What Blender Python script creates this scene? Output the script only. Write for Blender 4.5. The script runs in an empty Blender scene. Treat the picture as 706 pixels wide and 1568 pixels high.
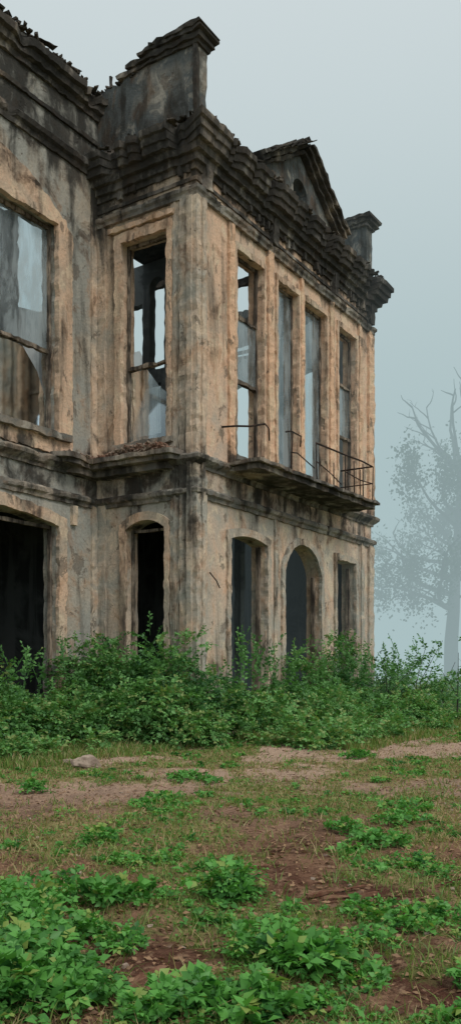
import bpy, bmesh, math, random
import numpy as np
from mathutils import Vector, noise, Matrix
from mathutils.geometry import tessellate_polygon
random.seed(7); rng=np.random.default_rng(11)
scene=bpy.context.scene
scene.view_settings.view_transform='Standard'
scene.view_settings.look='None'
scene.view_settings.exposure=0
col=scene.collection
R=math.radians
# ------------------------------------------------------------------ node helpers
def setin(nt,n,k,v):
    s=n.inputs[k]
    if isinstance(v,bpy.types.NodeSocket): nt.links.new(v,s)
    else:
        if hasattr(s,'default_value'):
            if isinstance(v,tuple) and len(v)==3 and len(s.default_value)==4: v=(*v,1)
            s.default_value=v
def nd(nt,t,ins=None,**a):
    n=nt.nodes.new(t)
    for k,v in a.items(): setattr(n,k,v)
    for k,v in (ins or {}).items(): setin(nt,n,k,v)
    return n
def noi(nt,vec,scale,detail=6,rough=.6,dist=0):
    return nd(nt,'ShaderNodeTexNoise',{'Vector':vec,'Scale':scale,'Detail':min(detail,4),'Roughness':rough,'Distortion':dist}).outputs['Fac']
def mth(nt,op,a,b=0.0,c=None,clamp=False):
    n=nd(nt,'ShaderNodeMath',operation=op,use_clamp=clamp)
    setin(nt,n,0,a); setin(nt,n,1,b)
    if c is not None: setin(nt,n,2,c)
    return n.outputs[0]
def mr(nt,v,a,b,c=0.0,d=1.0,smooth=True):
    n=nd(nt,'ShaderNodeMapRange',{'Value':v,'From Min':a,'From Max':b,'To Min':c,'To Max':d})
    n.interpolation_type='SMOOTHSTEP' if smooth else 'LINEAR'
    return n.outputs['Result']
def mix(nt,f,a,b,blend='MIX'):
    n=nt.nodes.new('ShaderNodeMix'); n.data_type='RGBA'; n.blend_type=blend
    for s,v in ((n.inputs[0],f),(n.inputs[6],a),(n.inputs[7],b)):
        if isinstance(v,bpy.types.NodeSocket): nt.links.new(v,s)
        else:
            s.default_value=(*v,1) if isinstance(v,tuple) and len(v)==3 else v
    return n.outputs[2]
def mapping(nt,vec,scale,loc=(0,0,0)):
    n=nd(nt,'ShaderNodeMapping',{'Vector':vec}); n.inputs['Scale'].default_value=scale; n.inputs['Location'].default_value=loc
    return n.outputs[0]
def newmat(name):
    m=bpy.data.materials.new(name); m.use_nodes=True
    nt=m.node_tree; nt.nodes.clear()
    out=nt.nodes.new('ShaderNodeOutputMaterial')
    return m,nt,out
def finish(nt,out,colr,rough,height=None,bs=.5,bd=.03,metal=0.0):
    b=nd(nt,'ShaderNodeBsdfDiffuse',{'Color':colr,'Roughness':.5})
    if height is not None:
        bm=nd(nt,'ShaderNodeBump',{'Height':height,'Strength':bs,'Distance':bd})
        nt.links.new(bm.outputs[0],b.inputs['Normal'])
    nt.links.new(b.outputs[0],out.inputs['Surface'])

def plaster(name,tan,grey,tanbias=.5,ztan=0.0,soot=1.0,grime=.6,sootoff=0.0,bandsoot=.45,seed=0.0,toplo=9.2,tophi=10.4,sootcol=(.034,.034,.032),rustamt=.5):
    m,nt,out=newmat(name)
    co=nd(nt,'ShaderNodeTexCoord').outputs['Object']
    z=nd(nt,'ShaderNodeSeparateXYZ',{0:co}).outputs[2]
    co=mapping(nt,co,(1,1,1),(seed,seed*.7,0))
    bn=nd(nt,'ShaderNodeTexNoise',{'Vector':co,'Scale':.8,'Detail':4.0,'Roughness':.6,'Distortion':.5}); big=bn.outputs['Fac']
    midn=nd(nt,'ShaderNodeTexNoise',{'Vector':mapping(nt,co,(1,1,.75)),'Scale':2.4,'Detail':6.0,'Roughness':.66,'Distortion':.5})
    ms=nd(nt,'ShaderNodeSeparateColor',{0:midn.outputs['Color']}); mid=midn.outputs['Fac']
    fine=noi(nt,co,24,3,.7)
    stn=nd(nt,'ShaderNodeTexNoise',{'Vector':mapping(nt,co,(2.4,2.4,.34)),'Scale':1.0,'Detail':5.0,'Roughness':.6,'Distortion':.45}); st=stn.outputs['Fac']
    st2=noi(nt,mapping(nt,co,(10,10,.8),(3,1,4)),1.0,3,.6,.4)
    up=mr(nt,z,4.6,5.4,0,ztan)
    f=mth(nt,'ADD',mth(nt,'ADD',mth(nt,'MULTIPLY',mth(nt,'SUBTRACT',big,.5),3.4),mth(nt,'MULTIPLY',mth(nt,'SUBTRACT',mid,.5),1.8)),mth(nt,'ADD',up,tanbias),clamp=True)
    c=mix(nt,f,grey,tan)
    pale=mr(nt,ms.outputs[1],.52,.60,0,.5)
    c=mix(nt,pale,c,tuple(min(.82,x*1.15+.05) for x in tan) if ztan>.2 else (.56,.52,.44))
    rust=mr(nt,ms.outputs[0],.51,.68,0,rustamt)
    c=mix(nt,rust,c,(.43,.245,.14))
    peel=mr(nt,ms.outputs[2],.60,.62,0,.65)
    c=mix(nt,peel,c,(.19,.16,.13))
    s1=mr(nt,st,.50,.70,0,grime); c=mix(nt,s1,c,(.10,.095,.078))
    s2=mr(nt,st2,.60,.74,0,grime*.35); c=mix(nt,s2,c,(.09,.08,.065))
    run1=mr(nt,z,6.8,9.9,0,.44,False); run2=mr(nt,z,2.6,4.7,0,.38,False); run2=mth(nt,'MULTIPLY',run2,mr(nt,z,5.05,5.2,1,0))
    base5=mth(nt,'MULTIPLY',mr(nt,z,5.1,5.2),mr(nt,z,5.2,6.4,.28,0))
    zt=mr(nt,z,toplo,tophi,0,.62)
    zb=mr(nt,mth(nt,'ABSOLUTE',mth(nt,'SUBTRACT',z,4.9)),.1,.8,bandsoot,0)
    zg=mr(nt,z,.3,2.6,.38,0)
    m0=mth(nt,'ADD',mth(nt,'ADD',mth(nt,'ADD',zt,zb),mth(nt,'ADD',run1,run2)),mth(nt,'ADD',zg,mth(nt,'ADD',base5,sootoff-.14)))
    m1=mth(nt,'ADD',m0,mth(nt,'ADD',mth(nt,'MULTIPLY',mth(nt,'SUBTRACT',mid,.5),2.6),mth(nt,'MULTIPLY',mth(nt,'SUBTRACT',st,.5),2.5)))
    sm=mr(nt,m1,.14,.92,0,soot)
    c=mix(nt,sm,c,mix(nt,mr(nt,big,.45,.6),sootcol,tuple(x*1.7 for x in sootcol)))
    wob=nd(nt,'ShaderNodeVectorMath',{0:co},operation='ADD')
    sc=nd(nt,'ShaderNodeVectorMath',{0:midn.outputs['Color']},operation='SCALE'); sc.inputs['Scale'].default_value=1.0
    nt.links.new(sc.outputs[0],wob.inputs[1])
    vor=nd(nt,'ShaderNodeTexVoronoi',{'Vector':wob.outputs[0],'Scale':.75},feature='DISTANCE_TO_EDGE').outputs['Distance']
    crack=mth(nt,'MULTIPLY',mr(nt,vor,.001,.007,.6,0),mr(nt,big,.5,.56))
    c=mix(nt,crack,c,(.05,.045,.04))
    c=mix(nt,mr(nt,fine,.38,.7,0,.35),c,mix(nt,.65,c,(.03,.027,.022)))
    h=mth(nt,'ADD',mth(nt,'MULTIPLY',mid,1.3),mth(nt,'ADD',mth(nt,'MULTIPLY',fine,.35),mth(nt,'MULTIPLY',peel,-.5)))
    finish(nt,out,c,.92,h,.8,.04)
    return m
TAN=(.80,.57,.41); GREY=(.48,.45,.385)
M_A=plaster('weathered_plaster_tan',TAN,GREY,.32,.78,.9,.55,-.11)
M_B=plaster('weathered_plaster_mixed',(.72,.545,.40),(.44,.425,.37),.30,.25,.9,.6,-.02,seed=5.3)
M_C=plaster('weathered_plaster_grey',(.60,.49,.37),(.40,.40,.36),.12,.05,.9,.6,.0,seed=11.7,toplo=9.6,tophi=11.0)
M_T=plaster('trim_plaster_tan',(.78,.56,.40),(.44,.385,.31),.5,.4,.9,.7,-.02,seed=2.2)
M_TP=plaster('pilaster_plaster_ochre',(.82,.55,.37),(.60,.46,.34),.65,.4,.88,.6,-.08,seed=8.2,toplo=9.4,tophi=10.4)
M_S=plaster('sooted_stone',(.50,.39,.29),(.20,.19,.175),.2,0,.90,.6,-.02,seed=3.1,sootcol=(.038,.038,.036))
M_S2=plaster('sooted_band_stone',(.48,.39,.30),(.20,.195,.175),.3,0,.92,.7,-.02,seed=6.1,bandsoot=.30)
M_P=plaster('sooted_parapet_plaster',(.46,.42,.35),(.14,.155,.155),.05,0,.8,.6,-.50,seed=13.1)
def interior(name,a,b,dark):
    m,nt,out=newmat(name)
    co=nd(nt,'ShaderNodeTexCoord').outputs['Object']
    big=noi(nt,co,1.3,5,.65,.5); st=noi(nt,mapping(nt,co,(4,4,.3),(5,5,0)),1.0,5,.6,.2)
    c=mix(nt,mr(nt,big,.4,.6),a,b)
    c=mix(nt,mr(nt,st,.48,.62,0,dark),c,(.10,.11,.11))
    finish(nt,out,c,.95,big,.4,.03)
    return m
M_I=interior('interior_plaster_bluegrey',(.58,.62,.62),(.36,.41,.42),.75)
M_IM=interior('interior_plaster_darker',(.22,.24,.24),(.11,.12,.12),.8)  # darker tone of the interior plaster, for partitions and posts
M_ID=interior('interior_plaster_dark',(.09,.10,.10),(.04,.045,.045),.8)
def woodm():
    m,nt,out=newmat('weathered_wood')
    co=nd(nt,'ShaderNodeTexCoord').outputs['Object']
    g=noi(nt,mapping(nt,co,(14,14,1.2)),1.0,5,.65,.3); b=noi(nt,co,2.2,5,.6)
    c=mix(nt,mr(nt,b,.42,.6),(.13,.11,.09),(.34,.28,.22))
    c=mix(nt,mr(nt,g,.46,.62,0,.9),c,(.035,.03,.027))
    finish(nt,out,c,.9,g,.7,.02); return m
M_W=woodm()
def simple(name,a,b,scale=6,rough=.9,metal=0.0,bs=.5):
    m,nt,out=newmat(name)
    co=nd(nt,'ShaderNodeTexCoord').outputs['Object']
    n=noi(nt,co,scale,5,.65); f=noi(nt,co,scale*6,4,.6)
    c=mix(nt,mr(nt,n,.38,.62),a,b); c=mix(nt,mr(nt,f,.5,.75,0,.5),c,tuple(x*.4 for x in a))
    finish(nt,out,c,rough,n,bs,.02,metal); return m
M_RUB=simple('brick_rubble',(.24,.13,.09),(.32,.26,.21),4)
M_CHAR=simple('charred_timber',(.05,.047,.042),(.16,.14,.12),3)
M_IRON=simple('rusted_iron',(.08,.055,.045),(.04,.04,.04),9,.7,.3)
M_ROCK=simple('pale_rock',(.42,.34,.27),(.26,.20,.16),5)
M_BARK=simple('bark',(.04,.038,.034),(.08,.075,.068),2)
def glassm():
    m,nt,out=newmat('dusty_old_glass')
    co=nd(nt,'ShaderNodeTexCoord').outputs['Object']
    n=noi(nt,mapping(nt,co,(2.2,2.2,.6)),1.5,5,.65,.4)
    tr=nd(nt,'ShaderNodeBsdfTransparent',{'Color':(.76,.83,.85)}); df=nd(nt,'ShaderNodeBsdfDiffuse',{'Color':(.38,.44,.46)})
    gl=nd(nt,'ShaderNodeBsdfGlossy',{'Color':(.85,.92,.95),'Roughness':.06})
    m1=nd(nt,'ShaderNodeMixShader',{0:mr(nt,n,.35,.62,.12,.65)}); nt.links.new(tr.outputs[0],m1.inputs[1]); nt.links.new(df.outputs[0],m1.inputs[2])
    fr=nd(nt,'ShaderNodeFresnel',{'IOR':1.5})
    m2=nd(nt,'ShaderNodeMixShader',{0:fr.outputs[0]}); nt.links.new(m1.outputs[0],m2.inputs[1]); nt.links.new(gl.outputs[0],m2.inputs[2])
    nt.links.new(m2.outputs[0],out.inputs['Surface']); return m
M_GL=glassm()
def leafm(name,dark,lite,dry=None,tr=.3):
    m,nt,out=newmat(name)
    a=nd(nt,'ShaderNodeAttribute',attribute_name='tint').outputs['Fac']
    c=mix(nt,mr(nt,a,0,.85,0,1,False),dark,lite)
    if dry: c=mix(nt,mr(nt,a,.86,.9),c,dry)
    d=nd(nt,'ShaderNodeBsdfDiffuse',{'Color':c})
    gl=nd(nt,'ShaderNodeBsdfGlossy',{'Color':(.75,.85,.8),'Roughness':.42})
    m0=nd(nt,'ShaderNodeMixShader',{0:.03}); nt.links.new(d.outputs[0],m0.inputs[1]); nt.links.new(gl.outputs[0],m0.inputs[2])
    t=nd(nt,'ShaderNodeBsdfTranslucent',{'Color':mix(nt,1.0,c,(1.1,1.2,.55),'MULTIPLY')})
    mx=nd(nt,'ShaderNodeMixShader',{0:tr}); nt.links.new(m0.outputs[0],mx.inputs[1]); nt.links.new(t.outputs[0],mx.inputs[2])
    nt.links.new(mx.outputs[0],out.inputs['Surface']); return m
M_LB=leafm('shrub_leaves',(.035,.11,.04),(.18,.40,.12),(.28,.36,.13))
M_LW=leafm('weed_leaves',(.03,.12,.03),(.15,.41,.085),(.28,.38,.10))
M_LT=leafm('tree_leaves',(.025,.05,.03),(.06,.10,.05))
M_G=leafm('grass_blades',(.09,.18,.04),(.25,.34,.09),(.40,.32,.16))
M_LIT=leafm('dead_leaves',(.09,.045,.03),(.34,.21,.12),None,.1)

# ------------------------------------------------------------------ mesh helpers
def empty(name,loc=(0,0,0),rz=0):
    e=bpy.data.objects.new(name,None); e.location=loc; e.rotation_euler=(0,0,rz); col.objects.link(e); return e
def addobj(name,me,mat,parent=None):
    o=bpy.data.objects.new(name,me); col.objects.link(o)
    if mat: me.materials.append(mat)
    if parent: o.parent=parent
    return o
class Acc:
    def __init__(s): s.v=[]; s.f=[]
    def ring(s,rings,cap=True):
        n=len(rings[0]); b=len(s.v)
        for r in rings: s.v.extend([tuple(p) for p in r])
        for i in range(len(rings)-1):
            for j in range(n):
                k=(j+1)%n
                s.f.append((b+i*n+j,b+i*n+k,b+(i+1)*n+k,b+(i+1)*n+j))
        if cap:
            s.f.append(tuple(b+j for j in range(n))[::-1]); s.f.append(tuple(b+(len(rings)-1)*n+j for j in range(n)))
    def beam(s,p0,p1,a,b,jit=.008,step=.10):
        p0=Vector(p0);p1=Vector(p1);a=Vector(a);b=Vector(b)
        n=max(1,int((p1-p0).length/step)); rings=[]
        for i in range(n+1):
            c=p0.lerp(p1,i/n); r=[]
            for sa,sb in ((-1,-1),(1,-1),(1,1),(-1,1)):
                q=c+a*sa+b*sb
                q=q+noise.noise_vector(q*6.3+Vector((sa*3,sb*5,1)))*jit*1.6+noise.noise_vector(q*1.3)*jit*.8+noise.noise_vector(q*15+Vector((sa,sb,0)))*jit
                r.append(q)
            rings.append(r)
        s.ring(rings)
    def box(s,x0,x1,y0,y1,z0,z1,jit=.008,step=.10):
        d=[abs(x1-x0),abs(y1-y0),abs(z1-z0)]; c=Vector(((x0+x1)/2,(y0+y1)/2,(z0+z1)/2)); k=d.index(max(d))
        ax=[Vector((1,0,0)),Vector((0,1,0)),Vector((0,0,1))]
        h=[ax[i]*d[i]/2 for i in range(3)]; o=[i for i in range(3) if i!=k]
        s.beam(c-h[k],c+h[k],h[o[0]],h[o[1]],jit,step)
    def fbox(s,f,u0,u1,z0,z1,d0,d1,jit=.008):
        a=f(u0,z0,d0); b=f(u1,z1,d1)
        s.box(min(a[0],b[0]),max(a[0],b[0]),min(a[1],b[1]),max(a[1],b[1]),min(a[2],b[2]),max(a[2],b[2]),jit)
    def chip(s,p,sx,sy,sz,tilt=.5):
        m=Matrix.Rotation(random.uniform(0,6.28),3,'Z')@Matrix.Rotation(random.uniform(-tilt,tilt),3,'X')@Matrix.Rotation(random.uniform(-tilt,tilt),3,'Y')
        b=len(s.v)
        for x in (-1,1):
            for y in (-1,1):
                for z in (-1,1):
                    q=Vector((x*sx*random.uniform(.6,1.1),y*sy*random.uniform(.6,1.1),z*sz*random.uniform(.6,1.1)))/2
                    s.v.append(tuple(m@q+Vector(p)))
        for q in ((0,1,3,2),(4,6,7,5),(0,4,5,1),(2,3,7,6),(0,2,6,4),(1,5,7,3)): s.f.append(tuple(b+i for i in q))
    def tube(s,pts,r0,r1=None,n=6):
        r1=r0 if r1 is None else r1; rings=[]
        pts=[Vector(p) for p in pts]
        for i,p in enumerate(pts):
            t=(pts[min(i+1,len(pts)-1)]-pts[max(i-1,0)]).normalized()
            a=t.cross(Vector((.31,.2,.93))); a=a.normalized() if a.length>.01 else Vector((1,0,0)); b=t.cross(a)
            r=r0+(r1-r0)*i/(len(pts)-1)
            rings.append([p+(a*math.cos(k*6.2832/n)+b*math.sin(k*6.2832/n))*r for k in range(n)])
        s.ring(rings)
    def obj(s,name,mat,parent=None,smooth=False):
        me=bpy.data.meshes.new(name); me.from_pydata(s.v,[],s.f); me.update()
        bm=bmesh.new(); bm.from_mesh(me); bmesh.ops.recalc_face_normals(bm,faces=bm.faces); bm.to_mesh(me); bm.free()
        if smooth:
            for p in me.polygons: p.use_smooth=True
        return addobj(name,me,mat,parent)
def refine(poly,step=.14,jit=.012,seed=0):
    out=[]
    n=len(poly)
    for i in range(n):
        a=Vector(poly[i]);b=Vector(poly[(i+1)%n]); k=max(1,int((b-a).length/step))
        for j in range(k):
            p=a.lerp(b,j/k)
            if jit and j>0:
                nv=noise.noise_vector(Vector((p.x*5.1+seed,p.y*5.1,seed*.37)))+noise.noise_vector(Vector((p.x*17+seed,p.y*17,seed*.7)))*.7
                p=p+Vector((nv.x,nv.y))*jit*1.8
            out.append((p.x,p.y))
    return out
def wall(name,f,outline,holes,d0,d1,mat,parent,hj=.015,oj=.0,step=.10):
    polys=[refine(outline,step,oj,1.3)]+[refine(h,step,hj,3.1+i*2) for i,h in enumerate(holes)]
    tess=tessellate_polygon([[Vector((u,z,0)) for u,z in p] for p in polys])
    flat=[q for p in polys for q in p]; n=len(flat)
    V=[f(u,z,d0) for u,z in flat]+[f(u,z,d1) for u,z in flat]; F=[]
    for t in tess: F.append(tuple(t)); F.append(tuple(n+i for i in reversed(t)))
    b=0
    for p in polys:
        m=len(p)
        for i in range(m):
            j=(i+1)%m; F.append((b+i,b+j,n+b+j,n+b+i))
        b+=m
    me=bpy.data.meshes.new(name); me.from_pydata(V,[],F); me.update()
    bm=bmesh.new(); bm.from_mesh(me); bmesh.ops.recalc_face_normals(bm,faces=bm.faces); bm.to_mesh(me); bm.free()
    return addobj(name,me,mat,parent)
def arch(u0,u1,z0,z1,rise,n=12):
    pts=[(u0,z0),(u1,z0)]
    if rise<=0: return pts+[(u1,z1),(u0,z1)]
    w=(u1-u0)/2; c=(u0+u1)/2; Rr=(w*w+rise*rise)/(2*rise); cz=z1-Rr
    a=math.asin(min(1,w/Rr))
    if rise>=w: cz=z1-w;Rr=w;a=math.pi/2
    for i in range(n+1):
        t=a-2*a*i/n; pts.append((c+Rr*math.sin(t),cz+Rr*math.cos(t)))
    return pts
# ------------------------------------------------------------------ BUILDING
ANG=math.atan2(.84,.543)
BL=Vector((-.6,15,-.2))
bld=empty('ruined_mansion',BL,ANG)
fA=lambda u,z,d:(u,d,z)
fB=lambda u,z,d:(d,u,z)
fC=lambda u,z,d:(u,2.24+d,z)
fE=lambda u,z,d:(7.45-d,u,z)
TH=.34
upA=[(1.28,2.28),(2.80,3.70),(3.93,5.0),(5.58,6.56)]
hA=[arch(a,b,5.36,9.22,0) for a,b in upA]
loA=[(1.06,2.40,3.92,.10),(3.08,4.72,4.03,.60),(5.48,6.50,3.90,0)]
hA+=[arch(a,b,.75,z,r) for a,b,z,r in loA]
wall('wall_main',fA,[(0,0),(7.45,0),(7.45,10.3),(0,10.3)],hA,0,TH,M_A,bld)
hB=[arch(.58,1.64,5.5,9.2,0),arch(.64,1.56,.75,4.10,.16)]
wall('wall_bay_side',fB,[(TH,0),(2.24,0),(2.24,10.3),(TH,10.3)],hB,0,TH,M_B,bld)
top=[]
x=TH
while x>-7:
    top.append((x,12.22+.16*noise.noise(Vector((x*1.7,0,0)))+.05*random.uniform(-1,1))); x-=random.uniform(.08,.3)
hC=[arch(-4.5,-1.10,5.55,9.25,0),arch(-4.5,-1.06,.75,4.12,.18)]
wall('wall_wing',fC,[(-7,0),(TH,0)]+top+[(-7,12.3)],hC,0,TH,M_C,bld)
hE=[arch(1.1,2.1,5.5,9.0,.3),arch(3.0,4.2,5.5,9.0,.4),arch(4.7,5.8,5.5,9.0,.3)]
wall('wall_far_end',fE,[(TH,0),(6.3,0),(6.3,9.3),(5.1,9.6),(4.3,9.3),(3.2,9.7),(1.8,10.1),(TH,10.3)],hE,0,TH,M_I,bld,oj=.05)
fK=lambda u,z,d:(u,6.3+d,z)
hK=[arch(-5.2,-4.3,5.8,8.6,0),arch(-2.6,-1.6,5.8,8.4,0),arch(.4,1.4,5.8,8.8,.2),arch(2.9,3.9,5.8,8.8,.2),arch(5.2,6.3,5.8,8.8,.2)]
topk=[]; x=7.45
while x>-7: topk.append((x,9.9+(1.1 if x<-.5 else 0)+.5*noise.noise(Vector((x*.9,4,0)))+random.uniform(-.15,.15))); x-=random.uniform(.2,.7)
wall('wall_back',fK,[(-7,0),(7.45,0)]+topk+[(-7,11)],hK,0,.3,M_I,bld)
fP=lambda u,z,d:(2.6+d,u,z)
wall('partition_upper',fP,[(2.1,4.96),(6.28,4.96),(6.28,9.7),(4.9,10.2),(2.1,10.28)],[arch(2.66,3.06,7.9,9.9,.2),arch(3.26,3.66,7.9,9.4,0),arch(2.75,3.62,6.5,7.6,0),arch(4.2,5.2,5.6,8.8,.2)],0,.2,M_IM,bld)
fQ=lambda u,z,d:(-.9+d,u,z)
wall('partition_wing',fQ,[(3.6,4.96),(6.28,4.96),(6.28,10.1),(5.3,9.6),(4.4,10.3),(3.6,10.0)],[arch(4.2,5.2,5.2,8.2,0)],0,.2,M_IM,bld,oj=.04)
wall('wing_end_wall',lambda u,z,d:(-7+d,u,z),[(2.6,0),(6.28,0),(6.28,10),(2.6,11)],[],0,.3,M_I,bld)
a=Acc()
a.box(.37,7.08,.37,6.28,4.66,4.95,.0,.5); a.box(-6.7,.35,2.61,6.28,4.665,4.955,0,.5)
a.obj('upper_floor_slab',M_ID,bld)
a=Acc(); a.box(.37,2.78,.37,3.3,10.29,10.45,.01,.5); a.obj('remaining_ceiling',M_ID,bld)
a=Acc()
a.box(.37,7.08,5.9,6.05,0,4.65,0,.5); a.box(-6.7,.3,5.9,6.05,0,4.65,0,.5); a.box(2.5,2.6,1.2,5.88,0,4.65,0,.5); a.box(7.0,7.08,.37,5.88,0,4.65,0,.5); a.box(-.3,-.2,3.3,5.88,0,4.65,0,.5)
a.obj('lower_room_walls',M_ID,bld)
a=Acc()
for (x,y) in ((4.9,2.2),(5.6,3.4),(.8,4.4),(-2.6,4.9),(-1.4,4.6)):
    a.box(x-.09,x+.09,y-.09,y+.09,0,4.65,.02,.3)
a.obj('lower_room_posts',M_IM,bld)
a=Acc()
for p0,p1 in (((.9,1.6,5),(1.5,3.6,8.2)),((-1.4,3.0,5),(-1.5,3.1,6.7)),((-1.7,2.9,5),(-1.75,2.95,6.3)),((-2.6,3.6,5),(-1.2,4.4,6.8)),((1.4,1.2,5),(1.45,1.25,6.6)),((.95,1.0,5),(.98,1.05,6.9)),((2.4,1.0,5),(3.4,1.9,6.5))):
    a.beam(p0,p1,(.035,.01,0),(0,.04,0),.015)
for i in range(160):
    a.chip((random.uniform(-5,6.8),random.uniform(2.8,5.8) ,4.98+random.uniform(0,.15)),.3,.15,.1,.6)
for x in (3.2,4.3,5.4,6.4): a.beam((x,.4,10.15),(x+.1,random.uniform(2.5,6.2),10.1+random.uniform(-.6,.1)),(.05,0,0),(0,0,.08),.02)
for x in (-1.6,-2.7,-3.8,-4.9): a.beam((x,2.65,10.3),(x+.15,random.uniform(4,6.2),10.2+random.uniform(-.9,.1)),(.05,0,0),(0,0,.08),.02)
a.obj('fallen_interior_timbers',M_CHAR,bld)

# pilasters
a=Acc()
a.box(-.07,.24,-.07,.30,0,9.62,.018)
a.box(-.035,.05,.33,.52,0,9.62,.016)
a.box(-.055,.0,.39,.45,0,9.60,.01)
a.box(-.11,-.05,.02,.12,0,9.6,.014); a.box(.06,.15,-.11,-.05,0,9.6,.014)
a.fbox(fB,2.02,2.23,0,9.62,-.05,.05,.014)
a.obj('corner_pilasters',M_B,bld)
a=Acc()
for u0,u1,pr in ((1.0,1.18,.06),(2.38,2.57,.08),(3.76,3.88,.06),(5.10,5.28,.07),(6.66,6.83,.06),(7.2,7.51,.07)):
    a.fbox(fA,u0,u1,5.16,9.62,-pr,.03,.018)
a.obj('upper_pilasters',M_TP,bld)
a=Acc()
for u0,u1,pr in ((2.68,2.78,.04),(6.82,6.98,.04),(7.22,7.51,.06)):
    a.fbox(fA,u0,u1,0,4.42,-pr,.03,.014)
for u0,u1,pr in ((-.20,-.06,.05),): a.fbox(fC,u0,u1,0,4.42,-pr,.03,.012); a.fbox(fC,u0,u1,5.2,10.4,-pr+.01,.03,.012)
a.obj('lower_pilasters',M_B,bld)
def surround(name,f,o,outer,mat,pr=.07):
    wall(name,f,outer,[o],-pr,.02,mat,bld,hj=.016,oj=.02,step=.07)
def off(a_,b_,z0,z1,r,e): return arch(a_+e,b_-e,z0+e,z1-e,r)
i=0
for a_,b_ in upA:
    surround('window_surround_%d'%i,fA,off(a_,b_,5.36,9.22,0,.012),arch(a_-.07,b_+.07,5.30,9.32,0),M_T,.04); i+=1
for a_,b_,z,r in loA:
    surround('window_surround_%d'%i,fA,off(a_,b_,.75,z,r,.012),arch(a_-.11,b_+.11,.66,z+.13,r if r<.5 else .67),M_B,.05); i+=1
surround('window_surround_%d'%i,fB,off(.58,1.64,5.5,9.2,0,.015),arch(.49,1.78,5.42,9.36,0),M_T,.07); i+=1
surround('window_surround_%d'%i,fB,off(.64,1.56,.75,4.10,.16,.015),arch(.55,1.68,.66,4.24,.2),M_T,.05); i+=1
surround('window_surround_%d'%i,fC,off(-4.5,-1.10,5.55,9.25,0,.015),arch(-4.72,-.93,5.45,9.38,0),M_T,.09); i+=1
surround('window_surround_%d'%i,fC,off(-4.6,-1.0,5.5,9.35,0,.0),arch(-4.95,-.72,5.2,10.05,.85),M_T,.045); i+=1
surround('window_surround_%d'%i,fC,off(-4.5,-1.06,.75,4.12,.18,.015),arch(-4.72,-.87,.66,4.32,.24),M_T,.06); i+=1
a=Acc()
a.fbox(fB,.42,1.9,9.40,9.48,-.11,.02,.02)
a.fbox(fC,-.74,-.62,4.0,4.35,-.08,.02,.01)
a.obj('window_hoods',M_T,bld)
a=Acc()
def frame(f,u0,u1,z0,z1,bars,d=.12,w=.05,mull=()):
    a.fbox(f,u0+.01,u0+w,z0,z1,d,d+.07,.011); a.fbox(f,u1-w,u1-.01,z0,z1,d,d+.07,.011)
    a.fbox(f,u0+w,u1-w,z1-w-.01,z1-.01,d+.003,d+.066); a.fbox(f,u0+w,u1-w,z0+.01,z0+w,d+.003,d+.066)
    for b in bars: a.fbox(f,u0+w,u1-w,b-.03,b+.03,d-.01,d+.08,.016)
frame(fA,1.28,2.28,5.36,9.22,(8.08,6.85)); frame(fA,2.80,3.70,5.36,9.22,()); frame(fA,3.93,5.0,5.36,9.22,()); frame(fA,5.58,6.56,5.36,9.22,(8.0,6.8))
frame(fB,.58,1.64,5.5,9.2,(6.92,))
frame(fC,-4.5,-1.10,5.55,9.25,(7.0,),.10,.07)
a.fbox(fC,-2.95,-2.85,5.6,9.2,.1,.2,.02)
frame(fC,-4.5,-1.06,.75,3.96,(),.12,.06)
frame(fB,.64,1.56,.75,3.96,(),.14,.05)
for (a_,b_,z,r) in loA: 
    a.fbox(fA,b_-.07,b_-.01,.76,z-(.62 if r>.5 else .12),.12,.2); a.fbox(fA,a_+.01,a_+.07,.76,z-(.62 if r>.5 else .12),.12,.2)
a.obj('window_frames',M_W,bld)
a=Acc()
def pane(f,pts,d):
    b=len(a.v); a.v+= [f(u,z,d) for u,z in pts]; a.f.append(tuple(range(b,b+len(pts))))
pane(fA,[(2.85,5.43),(3.65,5.43),(3.65,9.15),(2.85,9.15)],.155)
pane(fA,[(3.98,5.43),(4.95,5.43),(4.95,9.15),(3.98,9.15)],.155)
pane(fA,[(5.63,6.84),(6.51,6.84),(6.51,7.96),(5.63,7.96)],.155)
pane(fA,[(1.33,6.89),(2.23,6.89),(2.23,8.04),(1.33,8.04)],.155)
pane(fC,[(-2.84,7.04),(-1.17,7.04),(-1.17,9.17),(-2.84,9.17)],.15)
pane(fC,[(-4.43,7.04),(-2.96,7.04),(-2.96,9.17),(-4.43,9.17)],.15)
pane(fC,[(-2.84,5.66),(-1.17,5.66),(-1.17,6.1),(-1.4,6.6),(-1.75,6.95),(-2.84,6.95)],.15)
pane(fB,[(.64,5.57),(1.58,5.57),(1.58,6.88),(1.2,6.88),(.9,6.5),(.64,6.3)],.155)
a.obj('window_panes',M_GL,bld)
a=Acc()
for a_,b_ in upA: a.fbox(fA,a_-.08,b_+.08,5.28,5.37,-.08,.10,.012)
a.fbox(fB,.45,1.8,5.40,5.51,-.10,.12,.014); a.fbox(fC,-4.8,-.82,5.44,5.56,-.14,.12,.016)
for a_,b_,z,r in loA: a.fbox(fA,a_-.12,b_+.12,.62,.76,-.12,.1)
a.fbox(fB,.52,1.7,.62,.76,-.1,.1); a.fbox(fC,-4.7,-.85,.62,.76,-.12,.1)
a.obj('window_sills',M_S2,bld)

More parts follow.
